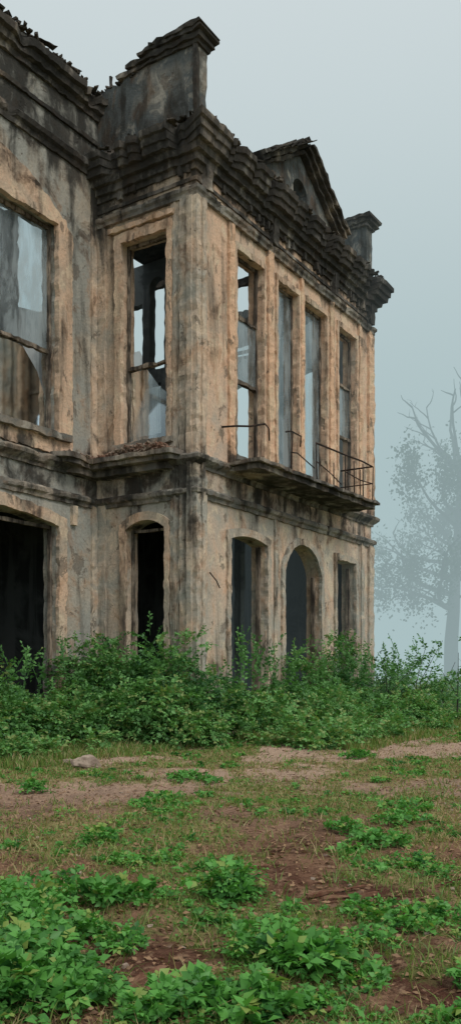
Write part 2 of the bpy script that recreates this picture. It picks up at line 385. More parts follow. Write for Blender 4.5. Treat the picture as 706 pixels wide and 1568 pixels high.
def moulding(name,path,prof,mat,jit=.015,chip=.0,seed=0,step=.07):
    path=[Vector(p) for p in path]; a=Acc(); rings=[]
    nrm=[]
    for i in range(len(path)-1):
        d=(path[i+1]-path[i]).normalized(); nrm.append(Vector((d.y,-d.x)))
    for i in range(len(path)-1):
        L=(path[i+1]-path[i]).length; n=max(2,int(L/step))
        for j in range(n+(1 if i==len(path)-2 else 0)):
            p=path[i].lerp(path[i+1],j/n)
            nn=nrm[i]
            if j==0 and i>0: nn=nrm[i]+nrm[i-1]
            r=[]
            cz=noise.noise(Vector((p.x*2.1+seed,p.y*2.1,0)))+.6*noise.noise(Vector((p.x*6.5+seed,p.y*6.5,3)))+.3*noise.noise(Vector((p.x*15+seed,p.y*15,3)))
            dmg=max(0,cz-.10)*chip if not (j==0 and i>0) else 0
            for k,(o,z) in enumerate(prof):
                q=Vector((p.x*9+seed,p.y*9,z*7))
                w=1-min(.85,dmg*(1.6 if k>len(prof)*.4 else .7)) 
                nz=noise.noise(q)*jit+noise.noise(q*2.7)*jit*.7
                oo=o*w+nz*(0 if o<=0 else 1)
                zz=z+noise.noise(q+Vector((5,5,5)))*jit - (dmg*.14 if o>.1 and k>len(prof)*.5 else 0)
                r.append((p.x+nn.x*oo,p.y+nn.y*oo,zz))
            rings.append(r)
    a.ring(rings); return a.obj(name,mat,bld)
full=[(-7,2.24),(0,2.24),(0,0),(7.45,0),(7.45,6)]
moulding('string_course_lower',full,[(-.05,4.38),(.04,4.38),(.05,4.44),(.10,4.47),(.11,4.53),(.07,4.57),(-.05,4.60)],M_S2,.014,.6,1)
moulding('string_course_upper',full,[(-.05,4.90),(.04,4.90),(.05,4.95),(.09,4.98),(.16,5.04),(.17,5.10),(.12,5.14),(-.05,5.17)],M_S2,.016,.6,4)
bay=[(0,2.23),(0,0),(7.45,0),(7.45,6)]
moulding('architrave',bay,[(-.05,9.60),(.07,9.60),(.075,9.66),(.11,9.70),(.11,9.76),(.05,9.79),(-.05,9.80)],M_S2,.012,.6,2)
moulding('main_cornice',bay,[(-.05,10.08),(.04,10.08),(.05,10.17),(.11,10.18),(.12,10.30),(.20,10.31),(.22,10.42),(.31,10.43),(.32,10.55),(.36,10.56),(.37,10.68),(.42,10.70),(.43,10.81),(.28,10.85),(-.34,10.88),(-.34,10.3),(-.05,10.2)],M_S,.017,.8,7)
moulding('frieze_band',bay,[(-.05,9.88),(.03,9.88),(.035,9.94),(-.05,9.95)],M_S,.01,.8,9)
wing=[(-7,2.24),(0.0,2.24)]
moulding('wing_cornice_lower',wing,[(-.05,10.50),(.04,10.50),(.06,10.58),(.12,10.62),(.14,10.70),(.08,10.76),(-.05,10.78)],M_S,.014,.6,3)
moulding('wing_cornice_upper',wing,[(-.05,11.62),(.05,11.62),(.06,11.72),(.15,11.74),(.17,11.85),(.25,11.87),(.26,11.99),(.14,12.05),(-.05,12.10)],M_S,.024,.9,5)
moulding('wing_cornice_fillet',wing,[(-.05,11.15),(.05,11.15),(.06,11.22),(-.05,11.25)],M_S,.015,.8,8)
a=Acc()
u=.1
while u<7.5:
    if random.random()<.6: a.fbox(fA,u,u+random.uniform(.05,.09),10.02+random.uniform(-.03,.03),10.16,-random.uniform(.06,.11),.02,.015)
    u+=.17
u=.1
while u<2.1:
    if random.random()<.5: a.fbox(fB,u,u+.075,10.02+random.uniform(-.03,.03),10.16,-random.uniform(.06,.10),.02,.015)
    u+=.17
for u in (.15,2.5,5.2,7.2): a.fbox(fA,u,u+.2,9.8,10.3,-.12,.02,.025)
a.obj('cornice_dentils',M_S,bld)
wall('parapet_side',lambda u,z,d:(.0+d,u,z),[(-.02,10.86),(2.24,10.86),(2.24,12.12),(1.9,12.2),(1.7,12.12),(1.55,12.28),(.9,12.26),(-.02,12.26)],[],0,.30,M_P,bld,oj=.02)
a=Acc()
a.box(-.05,.35,-.08,1.75,12.24,12.31,.018); a.box(-.09,.39,-.14,1.5,12.315,12.40,.022); a.box(-.14,.44,-.21,1.2,12.405,12.47,.022); a.box(-.16,.46,-.23,.95,12.475,12.53,.03)
a.box(-.05,.35,-.07,2.2,10.88,11.0,.02); a.box(-.03,.06,-.04,.04,11.0,12.24,.01)
a.obj('parapet_cap',M_S,bld)
wall('parapet_far',lambda u,z,d:(7.12+d,u,z),[(-.02,10.86),(2.6,10.86),(2.6,11.8),(2.0,12.15),(-.02,12.15)],[],0,.33,M_P,bld,oj=.02)
a=Acc()
a.box(7.06,7.51,-.08,1.9,12.13,12.20,.02); a.box(7.0,7.56,-.14,1.7,12.205,12.30,.025); a.box(6.94,7.62,-.2,1.5,12.305,12.38,.025)
a.obj('parapet_far_cap',M_S,bld)
wall('pediment',fA,[(2.1,10.86),(5.4,10.86),(5.4,11.15),(3.75,12.15),(2.1,11.15)],[arch(3.45,4.05,11.05,11.65,.2)],-.02,.3,M_P,bld,oj=.01)
a=Acc()
for (x0,z0,x1,z1) in ((1.95,11.08,3.75,12.2),(5.55,11.08,3.75,12.2)):
    d=Vector((x1-x0,0,z1-z0)).normalized(); n=Vector((-d.z,0,d.x)); n=n if n.z>0 else -n
    P0=Vector((x0,0,z0));P1=Vector((x1,0,z1))
    a.beam(P0+Vector((0,.02,0)),P1+Vector((0,.02,0)),Vector((0,.16,0)),n*.04,.02)
    a.beam(P0+n*.09+Vector((0,-.01,0)),P1+n*.09+Vector((0,-.01,0)),Vector((0,.22,0)),n*.04,.02)
    a.beam(P0+n*.17+Vector((0,-.03,0)),P1+n*.17+Vector((0,-.03,0)),Vector((0,.28,0)),n*.03,.03)
a.fbox(fA,2.0,5.5,10.88,10.98,-.10,.1,.015)
for i in range(16):
    x=random.uniform(2.3,3.9); z=12.36-abs(x-3.75)*.62
    y=random.uniform(-.3,.1); L=random.uniform(.35,.7)
    a.beam((x-L/2,y,z-L*.31),(x+L/2,y+random.uniform(-.1,.1),z+L*.31+random.uniform(-.05,.12)),(0,random.uniform(.06,.14),0),(-.006,0,.01),.008)
a.obj('pediment_cornice',M_S,bld)
a=Acc()
for i in range(420):
    u=random.uniform(-.3,7.5); a.chip((u,random.uniform(-.38,.2),10.84+random.uniform(-.02,.02)),random.uniform(.04,.2),random.uniform(.03,.1),random.uniform(.015,.04),.2)
for i in range(110):
    a.chip((random.uniform(-.36,.2),random.uniform(0,2.2),10.85+random.uniform(-.02,.02)),random.uniform(.04,.2),random.uniform(.03,.1),random.uniform(.015,.04),.2)
for i in range(600):
    u=random.uniform(-7,.1); h=max(0,noise.noise(Vector((u*2.2,0,3))))*.12
    a.chip((u,2.24+random.uniform(-.22,.3),12.07+random.uniform(-.04,.03+h)),random.uniform(.05,.22),random.uniform(.03,.12),random.uniform(.02,.05),.3)
for i in range(60):
    y=random.uniform(1.2,2.24); a.chip((random.uniform(0,.3),y,12.2+random.uniform(-.03,.04)),random.uniform(.03,.14),random.uniform(.03,.12),random.uniform(.02,.05),.4)
a.beam((.1,1.95,12.1),(.12,2.0,12.48),(.03,0,0),(0,.03,0),.02)
a.beam((-2.0,2.3,12.15),(-1.2,2.2,12.32),(.03,0,0),(0,.06,0),.02)
a.beam((-1.0,2.3,12.15),(-.5,2.25,12.3),(.03,0,0),(0,.06,0),.02)
a.obj('roofline_debris',M_CHAR,bld)
a=Acc()
def slab(pts,z0,z1,jit=.02):
    r=refine(pts,.10,jit,2.0); a.ring([[(x,y,z0+noise.noise(Vector((x*4,y*4,0)))*.02) for x,y in r],[(x,y,z1+noise.noise(Vector((x*4,y*4,4)))*.02) for x,y in r]])
slab([(.9,.02),(.9,-.74),(5.75,-.84),(5.75,.02)],4.98,5.07,.03)
slab([(.82,.02),(.80,-.82),(5.85,-.92),(5.85,.02)],5.08,5.14,.03)
slab([(.02,.15),(-.42,.25),(-.5,2.0),(-1.1,1.82),(-1.4,2.3),(.02,2.3)],5.12,5.20,.03)
slab([(.02,.2),(-.34,.3),(-.4,2.05),(-1.0,1.9),(-1.3,2.3),(.02,2.3)],5.04,5.115,.03)
slab([(.02,.4),(-.2,.5),(-.25,2.1),(-.7,2.05),(-1.0,2.3),(.02,2.3)],4.92,5.035,.02)
a.obj('balcony_slabs',M_S,bld)
a=Acc()
for i in range(800):
    y=random.betavariate(1.5,1.3)*1.9+.3; x=-random.uniform(.02,.42)
    h=.15*math.exp(-((y-1.0)/.7)**2)
    a.chip((x,y,5.20+random.uniform(0,.03+h)),random.uniform(.02,.10),random.uniform(.02,.06),random.uniform(.015,.035),.8)
for i in range(90): a.chip((random.uniform(-1.1,-.2),random.uniform(1.9,2.2),5.22),random.uniform(.03,.10),.05,.025,.8)
for i in range(110): a.chip((random.uniform(.9,5.7),-random.uniform(.05,.8),5.15),random.uniform(.03,.12),.06,.02,.5)
a.obj('ledge_rubble',M_RUB,bld)
a=Acc()
zt=5.15
def post(x,y,h,dx=0,dy=0): a.tube([(x,y,zt-.03),(x+dx*.5,y+dy*.5,zt+h*.5),(x+dx,y+dy,zt+h)],.014,.011)
for x,h,dx in ((1.95,.72,.05),(3.0,.72,-.05),(3.75,.5,.08),(4.3,.75,0),(4.75,.72,.04),(5.2,.75,0),(5.7,.78,0)): post(x,-.8,h,dx,random.uniform(-.04,.04))
for y in (-.5,-.2): post(5.7,y,.75)
a.tube([(.78,-.02,5.78),(.8,-.3,5.76),(.9,-.55,5.74),(1.0,-.8,5.77)],.018)
a.tube([(1.0,-.8,5.77),(1.1,-.82,5.7),(1.15,-.8,5.5)],.014)
a.tube([(1.75,-.8,5.8),(1.95,-.8,5.86),(2.3,-.82,5.84),(2.5,-.7,5.70)],.017,.012)
a.tube([(3.0,-.8,5.86),(3.6,-.82,5.87),(4.3,-.8,5.9),(5.0,-.85,5.91),(5.7,-.8,5.93),(5.7,-.02,5.93)],.018)
a.tube([(1.9,-.82,5.45),(2.2,-.8,5.5),(2.7,-.9,5.3)],.012)
a.tube([(4.3,-.8,5.55),(5.0,-.82,5.5),(5.7,-.8,5.55),(5.7,-.02,5.55)],.012)
a.tube([(3.0,-.8,5.5),(3.5,-.85,5.36),(3.9,-.9,5.2)],.012)
a.tube([(.25,-.12,3.1),(.35,-.2,2.95),(.55,-.13,2.85)],.012)
a.obj('balcony_railing',M_IRON,bld,True)

# ------------------------------------------------------------------ numpy terrain helpers
def vn(x,y,s=0):
    xi=np.floor(x);yi=np.floor(y);xf=x-xi;yf=y-yi
    def h(a,b):
        v=np.sin(a*127.1+b*311.7+s*74.7)*43758.5453; return v-np.floor(v)
    u=xf*xf*(3-2*xf);v=yf*yf*(3-2*yf)
    return (h(xi,yi)*(1-u)+h(xi+1,yi)*u)*(1-v)+(h(xi,yi+1)*(1-u)+h(xi+1,yi+1)*u)*v
def fb(x,y,s=0,o=5):
    t=0;a=.5;n=0
    for i in range(o): t=t+a*vn(x*2**i+i*17.3,y*2**i+i*9.1,s+i);n+=a;a*=.55
    return t/n
def gh(x,y):
    near=np.clip(1.4-y/30,0.15,1)
    return (.16*(fb(x*.35,y*.35,1)-.5)+.08*(fb(x*1.8,y*1.8,2)-.5)+.035*(fb(x*8,y*8,3,3)-.5))*near
blobs=[(3.4,13.2,3.0,1.0,.30),(2.2,11.6,1.5,.35,.22),(-1.7,8.3,1.2,.55,.26),(.32,4.9,.36,.45,.28),(1.5,5.6,.5,.6,.26),(-.28,3.5,.22,.22,.26),(.62,3.15,.35,.22,.28),(-1.4,5.3,.4,.4,.20),(.8,10,1.4,.4,.16),(.1,3.9,.25,.22,.10),(-1.0,11.5,1.8,.4,.18),(.75,4.5,.4,.22,.22),(.2,7.0,.9,.4,.12)]
def dirt(x,y):
    d=fb(x*1.3,y*.8,21,5)*.9
    for bx,by,rx,ry,am in blobs: d=d+am*np.exp(-((x-bx)/rx)**2-((y-by)/ry)**2)
    return d
def mkmesh(name,V,F,mat,parent=None,tint=None,k=3):
    me=bpy.data.meshes.new(name); V=np.asarray(V,dtype=np.float32); F=np.asarray(F,dtype=np.int32)
    me.vertices.add(len(V)); me.vertices.foreach_set('co',V.ravel())
    me.loops.add(F.size); me.loops.foreach_set('vertex_index',F.ravel())
    me.polygons.add(len(F)); me.polygons.foreach_set('loop_start',np.arange(0,F.size,k,dtype=np.int32))
    me.update(calc_edges=True)
    if tint is not None:
        at=me.attributes.new('tint','FLOAT','POINT'); at.data.foreach_set('value',np.asarray(tint,dtype=np.float32))
    return addobj(name,me,mat,parent)
xs=np.concatenate([-np.geomspace(600,7,34),np.arange(-6.9,6.9,.055),np.geomspace(7,600,34)])
ys=np.concatenate([[-60,-20,-5,0],np.arange(1.0,18,.055),np.geomspace(18,900,70)])
X,Y=np.meshgrid(xs,ys); Z=gh(X,Y); nx=len(xs);ny=len(ys)
I=np.arange(nx*ny).reshape(ny,nx)
F=np.stack([I[:-1,:-1],I[:-1,1:],I[1:,1:],I[1:,:-1]],-1).reshape(-1,4)
def groundmat():
    m,nt,out=newmat('ground_soil_and_moss')
    co=nd(nt,'ShaderNodeTexCoord').outputs['Object']
    a=nd(nt,'ShaderNodeAttribute',attribute_name='tint').outputs['Fac']
    y=nd(nt,'ShaderNodeSeparateXYZ',{0:co}).outputs[1]
    n1=noi(nt,co,2.2,5,.65,.3); n2=noi(nt,co,9,5,.7,.3); n3=noi(nt,co,45,4,.7); n4=noi(nt,co,.6,4,.55)
    soil=mix(nt,mr(nt,n1,.40,.60),(.11,.055,.038),(.24,.14,.09))
    soil=mix(nt,mr(nt,n2,.52,.68,0,.6),soil,(.38,.255,.165))
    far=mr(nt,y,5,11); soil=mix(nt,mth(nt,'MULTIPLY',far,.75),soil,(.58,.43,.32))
    grass=mix(nt,mr(nt,n2,.42,.6),(.13,.14,.05),(.29,.26,.115))
    grass=mix(nt,mr(nt,n4,.42,.6,0,.6),grass,(.34,.26,.135))
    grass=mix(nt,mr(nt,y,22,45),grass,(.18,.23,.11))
    f=mth(nt,'ADD',a,mth(nt,'ADD',mth(nt,'MULTIPLY',mth(nt,'SUBTRACT',n2,.5),.6),mth(nt,'MULTIPLY',mth(nt,'SUBTRACT',n1,.5),.45)))
    c=mix(nt,mr(nt,f,.50,.62),grass,soil)
    c=mix(nt,mr(nt,n3,.48,.68,0,.7),c,mix(nt,.75,c,(.03,.02,.015)))
    h=mth(nt,'ADD',n2,mth(nt,'MULTIPLY',n3,.6))
    finish(nt,out,c,.95,h,1.0,.04); return m
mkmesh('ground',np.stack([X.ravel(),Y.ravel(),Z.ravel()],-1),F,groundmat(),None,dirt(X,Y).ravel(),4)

# ------------------------------------------------------------------ vegetation
def nrmz(a): return a/np.maximum(1e-6,np.linalg.norm(a,axis=-1,keepdims=True))
def leafgeo(P,D,N,S,T,w=.32):
    D=nrmz(D); side=nrmz(np.cross(D,N)); N=np.cross(side,D); S=S[:,None]
    b=P; L=P+D*S*.42+side*S*w+N*S*.08; Rr=P+D*S*.42-side*S*w+N*S*.08; Tp=P+D*S-N*S*.12; M=P+D*S*.48-N*S*.02
    V=np.stack([b,L,Tp,Rr,M],1).reshape(-1,3)
    o=np.arange(len(P))[:,None,None]*5
    F=(np.array([[0,4,1],[1,4,2],[4,3,2],[0,3,4]])[None]+o).reshape(-1,3)
    return V,F,np.repeat(T,5)
class Veg:
    def __init__(s): s.V=[];s.F=[];s.T=[];s.n=0
    def add(s,V,F,T): s.V.append(V);s.F.append(F+s.n);s.T.append(T);s.n+=len(V)
    def leaves(s,*a,**k): s.add(*leafgeo(*a,**k))
    def sprigs(s,B,D,L,n,ls,T,droop=.35,w=.32):
        m=len(B); D=nrmz(D); t=np.linspace(.12,1,n)[None,:,None]
        Lr=L[:,None,None]
        pos=B[:,None]+D[:,None]*Lr*t+np.array([0,0,-1.])*Lr*droop*t**2
        tan=nrmz(D[:,None]+np.array([0,0,-2.])*droop*t)
        up=np.array([0,0,1.])+rng.normal(0,.35,(m,n,3)); side=nrmz(np.cross(tan,up))
        sg=np.where(np.arange(n)%2==0,1,-1)[None,:,None]
        ld=tan*.45+side*sg*.9+rng.normal(0,.25,(m,n,3)); ld[:,-1]=tan[:,-1]
        nn=np.cross(side,tan); nn=nn*np.sign(nn[...,2:3]+1e-6)+rng.normal(0,.3,(m,n,3))
        S=ls[:,None]*(1.15-.55*np.abs(t[...,0]-.5)*1.3)*rng.uniform(.7,1.2,(m,n))
        TT=np.clip(T[:,None]+rng.normal(0,.11,(m,n)),0,1)
        s.leaves(pos.reshape(-1,3),ld.reshape(-1,3),nn.reshape(-1,3),S.ravel(),TT.ravel(),w=w)
        k=5; t=np.linspace(0,1,k)[None,:,None]
        pos=B[:,None]+D[:,None]*Lr*t+np.array([0,0,-1.])*Lr*droop*t**2
        sd=nrmz(np.cross(D,rng.normal(0,1,(m,3))))[:,None]*(ls[:,None,None]*.05)
        V=np.stack([pos-sd,pos+sd],2).reshape(m,-1,3); f=[]
        for i in range(k-1): f+= [[2*i,2*i+1,2*i+3],[2*i,2*i+3,2*i+2]]
        s.add(V.reshape(-1,3),(np.array(f)[None]+np.arange(m)[:,None,None]*2*k).reshape(-1,3),np.full(m*2*k,.3))
    def obj(s,name,mat,parent=None): return mkmesh(name,np.concatenate(s.V),np.concatenate(s.F),mat,parent,np.concatenate(s.T))
ca,sa=math.cos(ANG),math.sin(ANG)
def l2w(t,s_): return (BL.x+ca*t-sa*s_, BL.y+sa*t+ca*s_)
def shrub(v,x,y,r,h,ns,ls=.085,tb=.4,nl=13):
    z0=float(gh(np.array(x),np.array(y)))
    K=max(4,int(7*r/.6)); ang=rng.uniform(0,6.28,K); rr=r*np.sqrt(rng.uniform(0,1,K))*.85
    cz=h*rng.uniform(.2,.88,K)*(1-.4*(rr/r)); C=np.stack([x+rr*np.cos(ang),y+rr*np.sin(ang),z0+cz],-1)
    idx=rng.integers(0,K,ns); ct=rng.normal(tb,.26,K)
    d=nrmz(rng.normal(0,1,(ns,3))*np.array([1,1,.8])+np.array([0,0,.45]))
    cr=np.minimum(r*.5,h*.35)*rng.uniform(.5,1.15,K)
    B=C[idx]+d*(cr[idx]*rng.uniform(.15,.75,ns))[:,None]; B[:,2]=np.maximum(B[:,2],z0+.03)
    L=rng.uniform(.14,.42,ns)*(1+h*.15); T=np.clip(ct[idx]+d[:,2]*.25+rng.normal(0,.07,ns),.02,.84)
    T=np.where(rng.uniform(0,1,ns)<.04,.95,T)
    v.sprigs(B,d,L,nl,np.full(ns,ls)*rng.uniform(.8,1.2,ns),T,.3)
v=Veg()
specs=[]
for i in range(13):
    t=-5.2+i*.42+rng.uniform(-.1,.1); specs.append((t,2.24-rng.uniform(.35,.75),.6,rng.uniform(.9,1.85),.4))
    specs.append((t,2.24-rng.uniform(1.0,1.7),.6,rng.uniform(.55,1.2),.6))
for i in range(17):
    specs.append((-.3-rng.uniform(0,1.0),rng.uniform(-.3,2.0),.6,rng.uniform(1.3,2.4),.34))
for i in range(14):
    specs.append((-1.1-rng.uniform(0,.8),rng.uniform(-.9,1.6),.6,rng.uniform(.5,1.3),.6))
for i in range(17):
    t=-.2+i*.5+rng.uniform(-.12,.12); hh=rng.uniform(.8,1.5)
    if 2.5<t<3.1 or 3.6<t<5.2: hh=rng.uniform(1.8,2.4)
    if t>6.4: hh=rng.uniform(.9,1.4)
    specs.append((t,-rng.uniform(.35,.75),.55,hh,.4)); specs.append((t,-rng.uniform(1.05,1.8),.6,rng.uniform(.4,1.15),.64))
for i in range(22): specs.append((7.4+rng.uniform(0,5.2),rng.uniform(-2.2,1.5),.65,rng.uniform(.45,1.5),.55))
for i in range(34): specs.append((rng.uniform(-4.5,10),-9,.35,rng.uniform(.2,.5),.76))
for t,s_,r,h,tb in specs:
    if s_==-9: s_= (2.24-1.9 if t<-1.2 else -2.0)-rng.uniform(0,.9)
    x,y=l2w(t,s_)
    shrub(v,x,y,r,h,int((108 if h>.5 else 36)*(1 if y<20 else .7)),.07,tb+rng.normal(0,.08))
B=[];D=[];L=[]
for i in range(140):
    t=rng.uniform(-4.8,8.8); s_=(2.24 if t<-.2 else 0)-rng.uniform(.3,1.1)
    if -1.2<t<-.2: s_=rng.uniform(-.5,1.8)
    x,y=l2w(t,s_); B.append((x,y,rng.uniform(.6,1.25))); D.append((rng.normal(0,.35),rng.normal(0,.35),1)); L.append(rng.uniform(.5,1.15))
v.sprigs(np.array(B),np.array(D),np.array(L),18,np.full(140,.08),rng.uniform(.2,.75,140),.15)
v.obj('undergrowth_shrubs',M_LB)
sap=empty('wispy_sapling'); sv=Veg(); st=Acc()
for k in range(18):
    bx,by=4.15+rng.normal(0,.6),19.6+rng.normal(0,.5); hh=rng.uniform(.8,1.9)
    pts=[Vector((bx,by,0)),Vector((bx+rng.normal(0,.08),by,hh*.5)),Vector((bx+rng.normal(0,.25)+.1,by,hh))]
    st.tube(pts,.014,.005,5)
    m=9; tt=rng.uniform(.4,1,m); B=np.array([pts[0].lerp(pts[2],float(q)) for q in tt])
    sv.sprigs(B,rng.normal(0,1,(m,3))*np.array([1,1,.5])+np.array([0,0,.3]),rng.uniform(.2,.45,m),9,np.full(m,.085),np.full(m,.45),.2)
st.obj('stems',M_BARK,sap); sv.obj('leaves',M_LB,sap)

v=Veg()
def weed(x,y,r,h,ns,ls=.05,tb=.5,nl=9):
    z0=float(gh(np.array(x),np.array(y)))
    a_=rng.uniform(0,6.28,ns); el=rng.uniform(.25,1.35,ns)
    d=np.stack([np.cos(a_)*np.cos(el),np.sin(a_)*np.cos(el),np.sin(el)],-1)
    q=r*np.sqrt(rng.uniform(0,1,ns))*.7; b2=rng.uniform(0,6.28,ns)
    B=np.stack([x+q*np.cos(b2),y+q*np.sin(b2),z0+h*.6*rng.uniform(0,1,ns)*(1-q/r*.8)],-1)
    L=rng.uniform(.5,1.0,ns)*(h*.75)+.03; T=np.clip(rng.normal(tb,.2,ns)+.3*(B[:,2]-z0)/h,.03,.84); T=np.where(rng.uniform(0,1,ns)<.05,.95,T)
    v.sprigs(B,d,L,nl,np.full(ns,ls)*rng.uniform(.6,1.35,ns),T,.4,w=.34)
W=[(0,4.5,.17,.26,70,.040),(.02,4.55,.1,.30,40,.036),(.15,3.55,.2,.20,80,.042),(.30,3.45,.2,.18,80,.048),(.42,3.6,.15,.13,40,.034),
(-.8,3.45,.25,.26,80,.052),(-.95,3.8,.26,.32,80,.045),(-.62,3.3,.18,.17,60,.04),(-1.05,4.2,.25,.30,60,.042),(-.85,4.4,.2,.24,50,.036),(-.6,4.35,.16,.17,40,.048),(-.45,4.45,.14,.10,30,.034),(-.5,3.15,.18,.14,50,.038),(-.7,3.05,.2,.2,60,.05),(-.9,3.15,.2,.25,70,.05),(-.45,3.7,.14,.12,40,.03),(-.65,3.9,.16,.14,50,.032),
(-.15,3.05,.2,.15,80,.040),(.08,3.0,.2,.14,70,.05),(-.3,2.95,.15,.11,40,.036),(.3,3.0,.16,.08,40,.034),
(.66,4.2,.2,.09,50,.03),(.78,3.9,.18,.09,40,.032),(.92,4.1,.15,.08,35,.03),(.6,3.7,.16,.07,40,.028),(1.0,5.8,.3,.13,70,.038),(.8,6.2,.2,.1,45,.034),(1.3,6.6,.3,.12,50,.036),(.75,5.5,.15,.07,25,.034),(1.45,7.2,.3,.1,45,.036),(1.1,5.2,.2,.07,40,.03),
(-.6,7.8,.25,.08,40,.038),(-.75,7.6,.15,.07,25,.036),(-.5,9.4,.3,.11,50,.042),(-.2,9.2,.2,.08,25,.04),(1.65,11.4,.25,.14,45,.046),(1.8,11.7,.2,.1,30,.046),(-.9,5.9,.15,.15,35,.038),(-1.9,8.4,.12,.22,30,.044),(.5,3.3,.14,.05,30,.028),(.95,3.25,.2,.1,50,.036),(.82,2.95,.15,.09,40,.034)]
for x,y,r,h,n,ls in W: weed(x,y,r,h,n,ls)
cnt=0
while cnt<1050:
    y=2.6+15*rng.uniform(0,1)**1.3; x=rng.uniform(-.36*y-.8,.36*y+.8)
    if float(dirt(np.array(x),np.array(y)))>.52+rng.uniform(-.05,.05): continue
    if fb(np.array(x*1.6),np.array(y*1.1),55,3)<.48+rng.uniform(-.14,.12): continue
    weed(x,y,rng.uniform(.03,.16),rng.uniform(.012,.06),int(rng.uniform(4,16)),rng.uniform(.014,.026)+.0013*y,rng.normal(.52,.18),7); cnt+=1
v.obj('low_weeds',M_LW)
def scatter(n,thr,ymin=2.5,ymax=24,pw=1.6):
    y=ymin+(ymax-ymin)*rng.uniform(0,1,n)**pw; x=rng.uniform(-1,1,n)*(.33*y+.9)
    d=dirt(x,y)+(fb(x*9,y*9,31,3)-.5)*.5; k=d<thr+rng.uniform(-.05,.05,n); return x[k],y[k]
v=Veg()
x,y=scatter(75000,.49); m=len(x)
P=np.stack([x,y,gh(x,y)+rng.uniform(.003,.03,m)],-1); a_=rng.uniform(0,6.28,m)
D=np.stack([np.cos(a_),np.sin(a_),rng.uniform(-.1,.6,m)],-1); N=np.array([0,0,1.])+rng.normal(0,.3,(m,3))
v.leaves(P,D,N,rng.uniform(.008,.024,m)*(1+y*.04),np.clip(fb(x*2,y*2,77,3)+rng.normal(0,.15,m),0,.84),w=.4)
v.obj('clover_ground_cover',M_LW)
v=Veg()
x,y=scatter(26000,.95,2.5,18,1.5); m=len(x)
P=np.stack([x,y,gh(x,y)+rng.uniform(.003,.018,m)],-1); a_=rng.uniform(0,6.28,m)
D=np.stack([np.cos(a_),np.sin(a_),rng.uniform(-.2,.4,m)],-1); N=np.array([0,0,1.])+rng.normal(0,.4,(m,3))
v.leaves(P,D,N,rng.uniform(.012,.040,m)*(1+y*.02),rng.uniform(0,1,m),w=.28)
v.obj('leaf_litter',M_LIT)
def blades(n,thr,ymin,ymax,h0,h1,pw,dry):
    x,y=scatter(n,thr,ymin,ymax,pw); m=len(x)
    z=gh(x,y); a_=rng.uniform(0,6.28,m); H=rng.uniform(h0,h1,m)*(.6+.8*fb(x*3,y*3,91,3)); wd=(.0014+.00045*y)
    side=np.stack([np.cos(a_)*wd,np.sin(a_)*wd,0*a_],-1); ln=rng.normal(0,.65,(m,2))*H[:,None]
    b=np.stack([x,y,z-.004],-1); mid=b+np.stack([ln[:,0]*.35,ln[:,1]*.35,H*.6],-1); tip=b+np.stack([ln[:,0],ln[:,1],H],-1)
    V=np.stack([b-side,b+side,mid+side*.7,mid-side*.7,tip],1).reshape(-1,3)
    F=(np.array([[0,1,2],[0,2,3],[3,2,4]])[None]+np.arange(m)[:,None,None]*5).reshape(-1,3)
    dr=fb(x*.7,y*.7,63,4); T=np.where(rng.uniform(0,1,m)<dry+(dr-.5)*1.4,rng.uniform(.88,1,m),rng.uniform(0,.84,m))
    return V,F,np.repeat(T,5)
v=Veg()
v.add(*blades(150000,.57,2.5,26,.015,.05,1.6,.42))
v.add(*blades(16000,.72,2.5,20,.03,.09,1.5,.5))
v.obj('short_grass',M_G)
v=Veg()
m=30000; t=rng.uniform(-5,14,m); o=rng.uniform(1.2,3.3,m)
s_=np.where(t<-.6,2.24,0)-o; x=BL.x+ca*t-sa*s_; y=BL.y+sa*t+ca*s_
H=rng.uniform(.06,.26,m)*(1.2-.25*o)+.03; a_=rng.uniform(0,6.28,m); side=np.stack([np.cos(a_)*.008,np.sin(a_)*.008,0*a_],-1)
ln=rng.normal(0,.45,(m,2))*H[:,None]; b=np.stack([x,y,gh(x,y)],-1); mid=b+np.stack([ln[:,0]*.35,ln[:,1]*.35,H*.6],-1); tip=b+np.stack([ln[:,0],ln[:,1],H],-1)
V=np.stack([b-side,b+side,mid+side*.7,mid-side*.7,tip],1).reshape(-1,3)
F=(np.array([[0,1,2],[0,2,3],[3,2,4]])[None]+np.arange(m)[:,None,None]*5).reshape(-1,3)
v.add(V,F,np.repeat(np.where(rng.uniform(0,1,m)<.25,.95,rng.uniform(0,.84,m)),5)); v.obj('tall_grass',M_G)

a=Acc()
def rock(name,x,y,s,mat):
    bm=bmesh.new(); bmesh.ops.create_icosphere(bm,subdivisions=3,radius=s)
    for q in bm.verts:
        n=noise.noise(q.co*2.2/s*.5+Vector((x,y,0)))*.45+noise.noise(q.co*3/s)*.15
        q.co=q.co*(1+n); q.co.z*=.7; q.co.x*=1.25
    me=bpy.data.meshes.new(name); bm.to_mesh(me); bm.free(); o=addobj(name,me,mat); o.location=(x,y,float(gh(np.array(x),np.array(y)))+s*.35); o.rotation_euler=(0,.15,.4); return o
rock('rock',-1.76,10.7,.15,M_ROCK)
rock('rock.001',-2.05,11.0,.06,M_ROCK)
for i in range(120):
    y=random.uniform(3,13); x=random.uniform(-.3*y,.3*y)
    a.chip((x,y,float(gh(np.array(x),np.array(y)))+.006),random.uniform(.01,.04),random.uniform(.01,.03),random.uniform(.008,.018),.4)
a.obj('ground_pebbles',M_ROCK)
a=Acc()
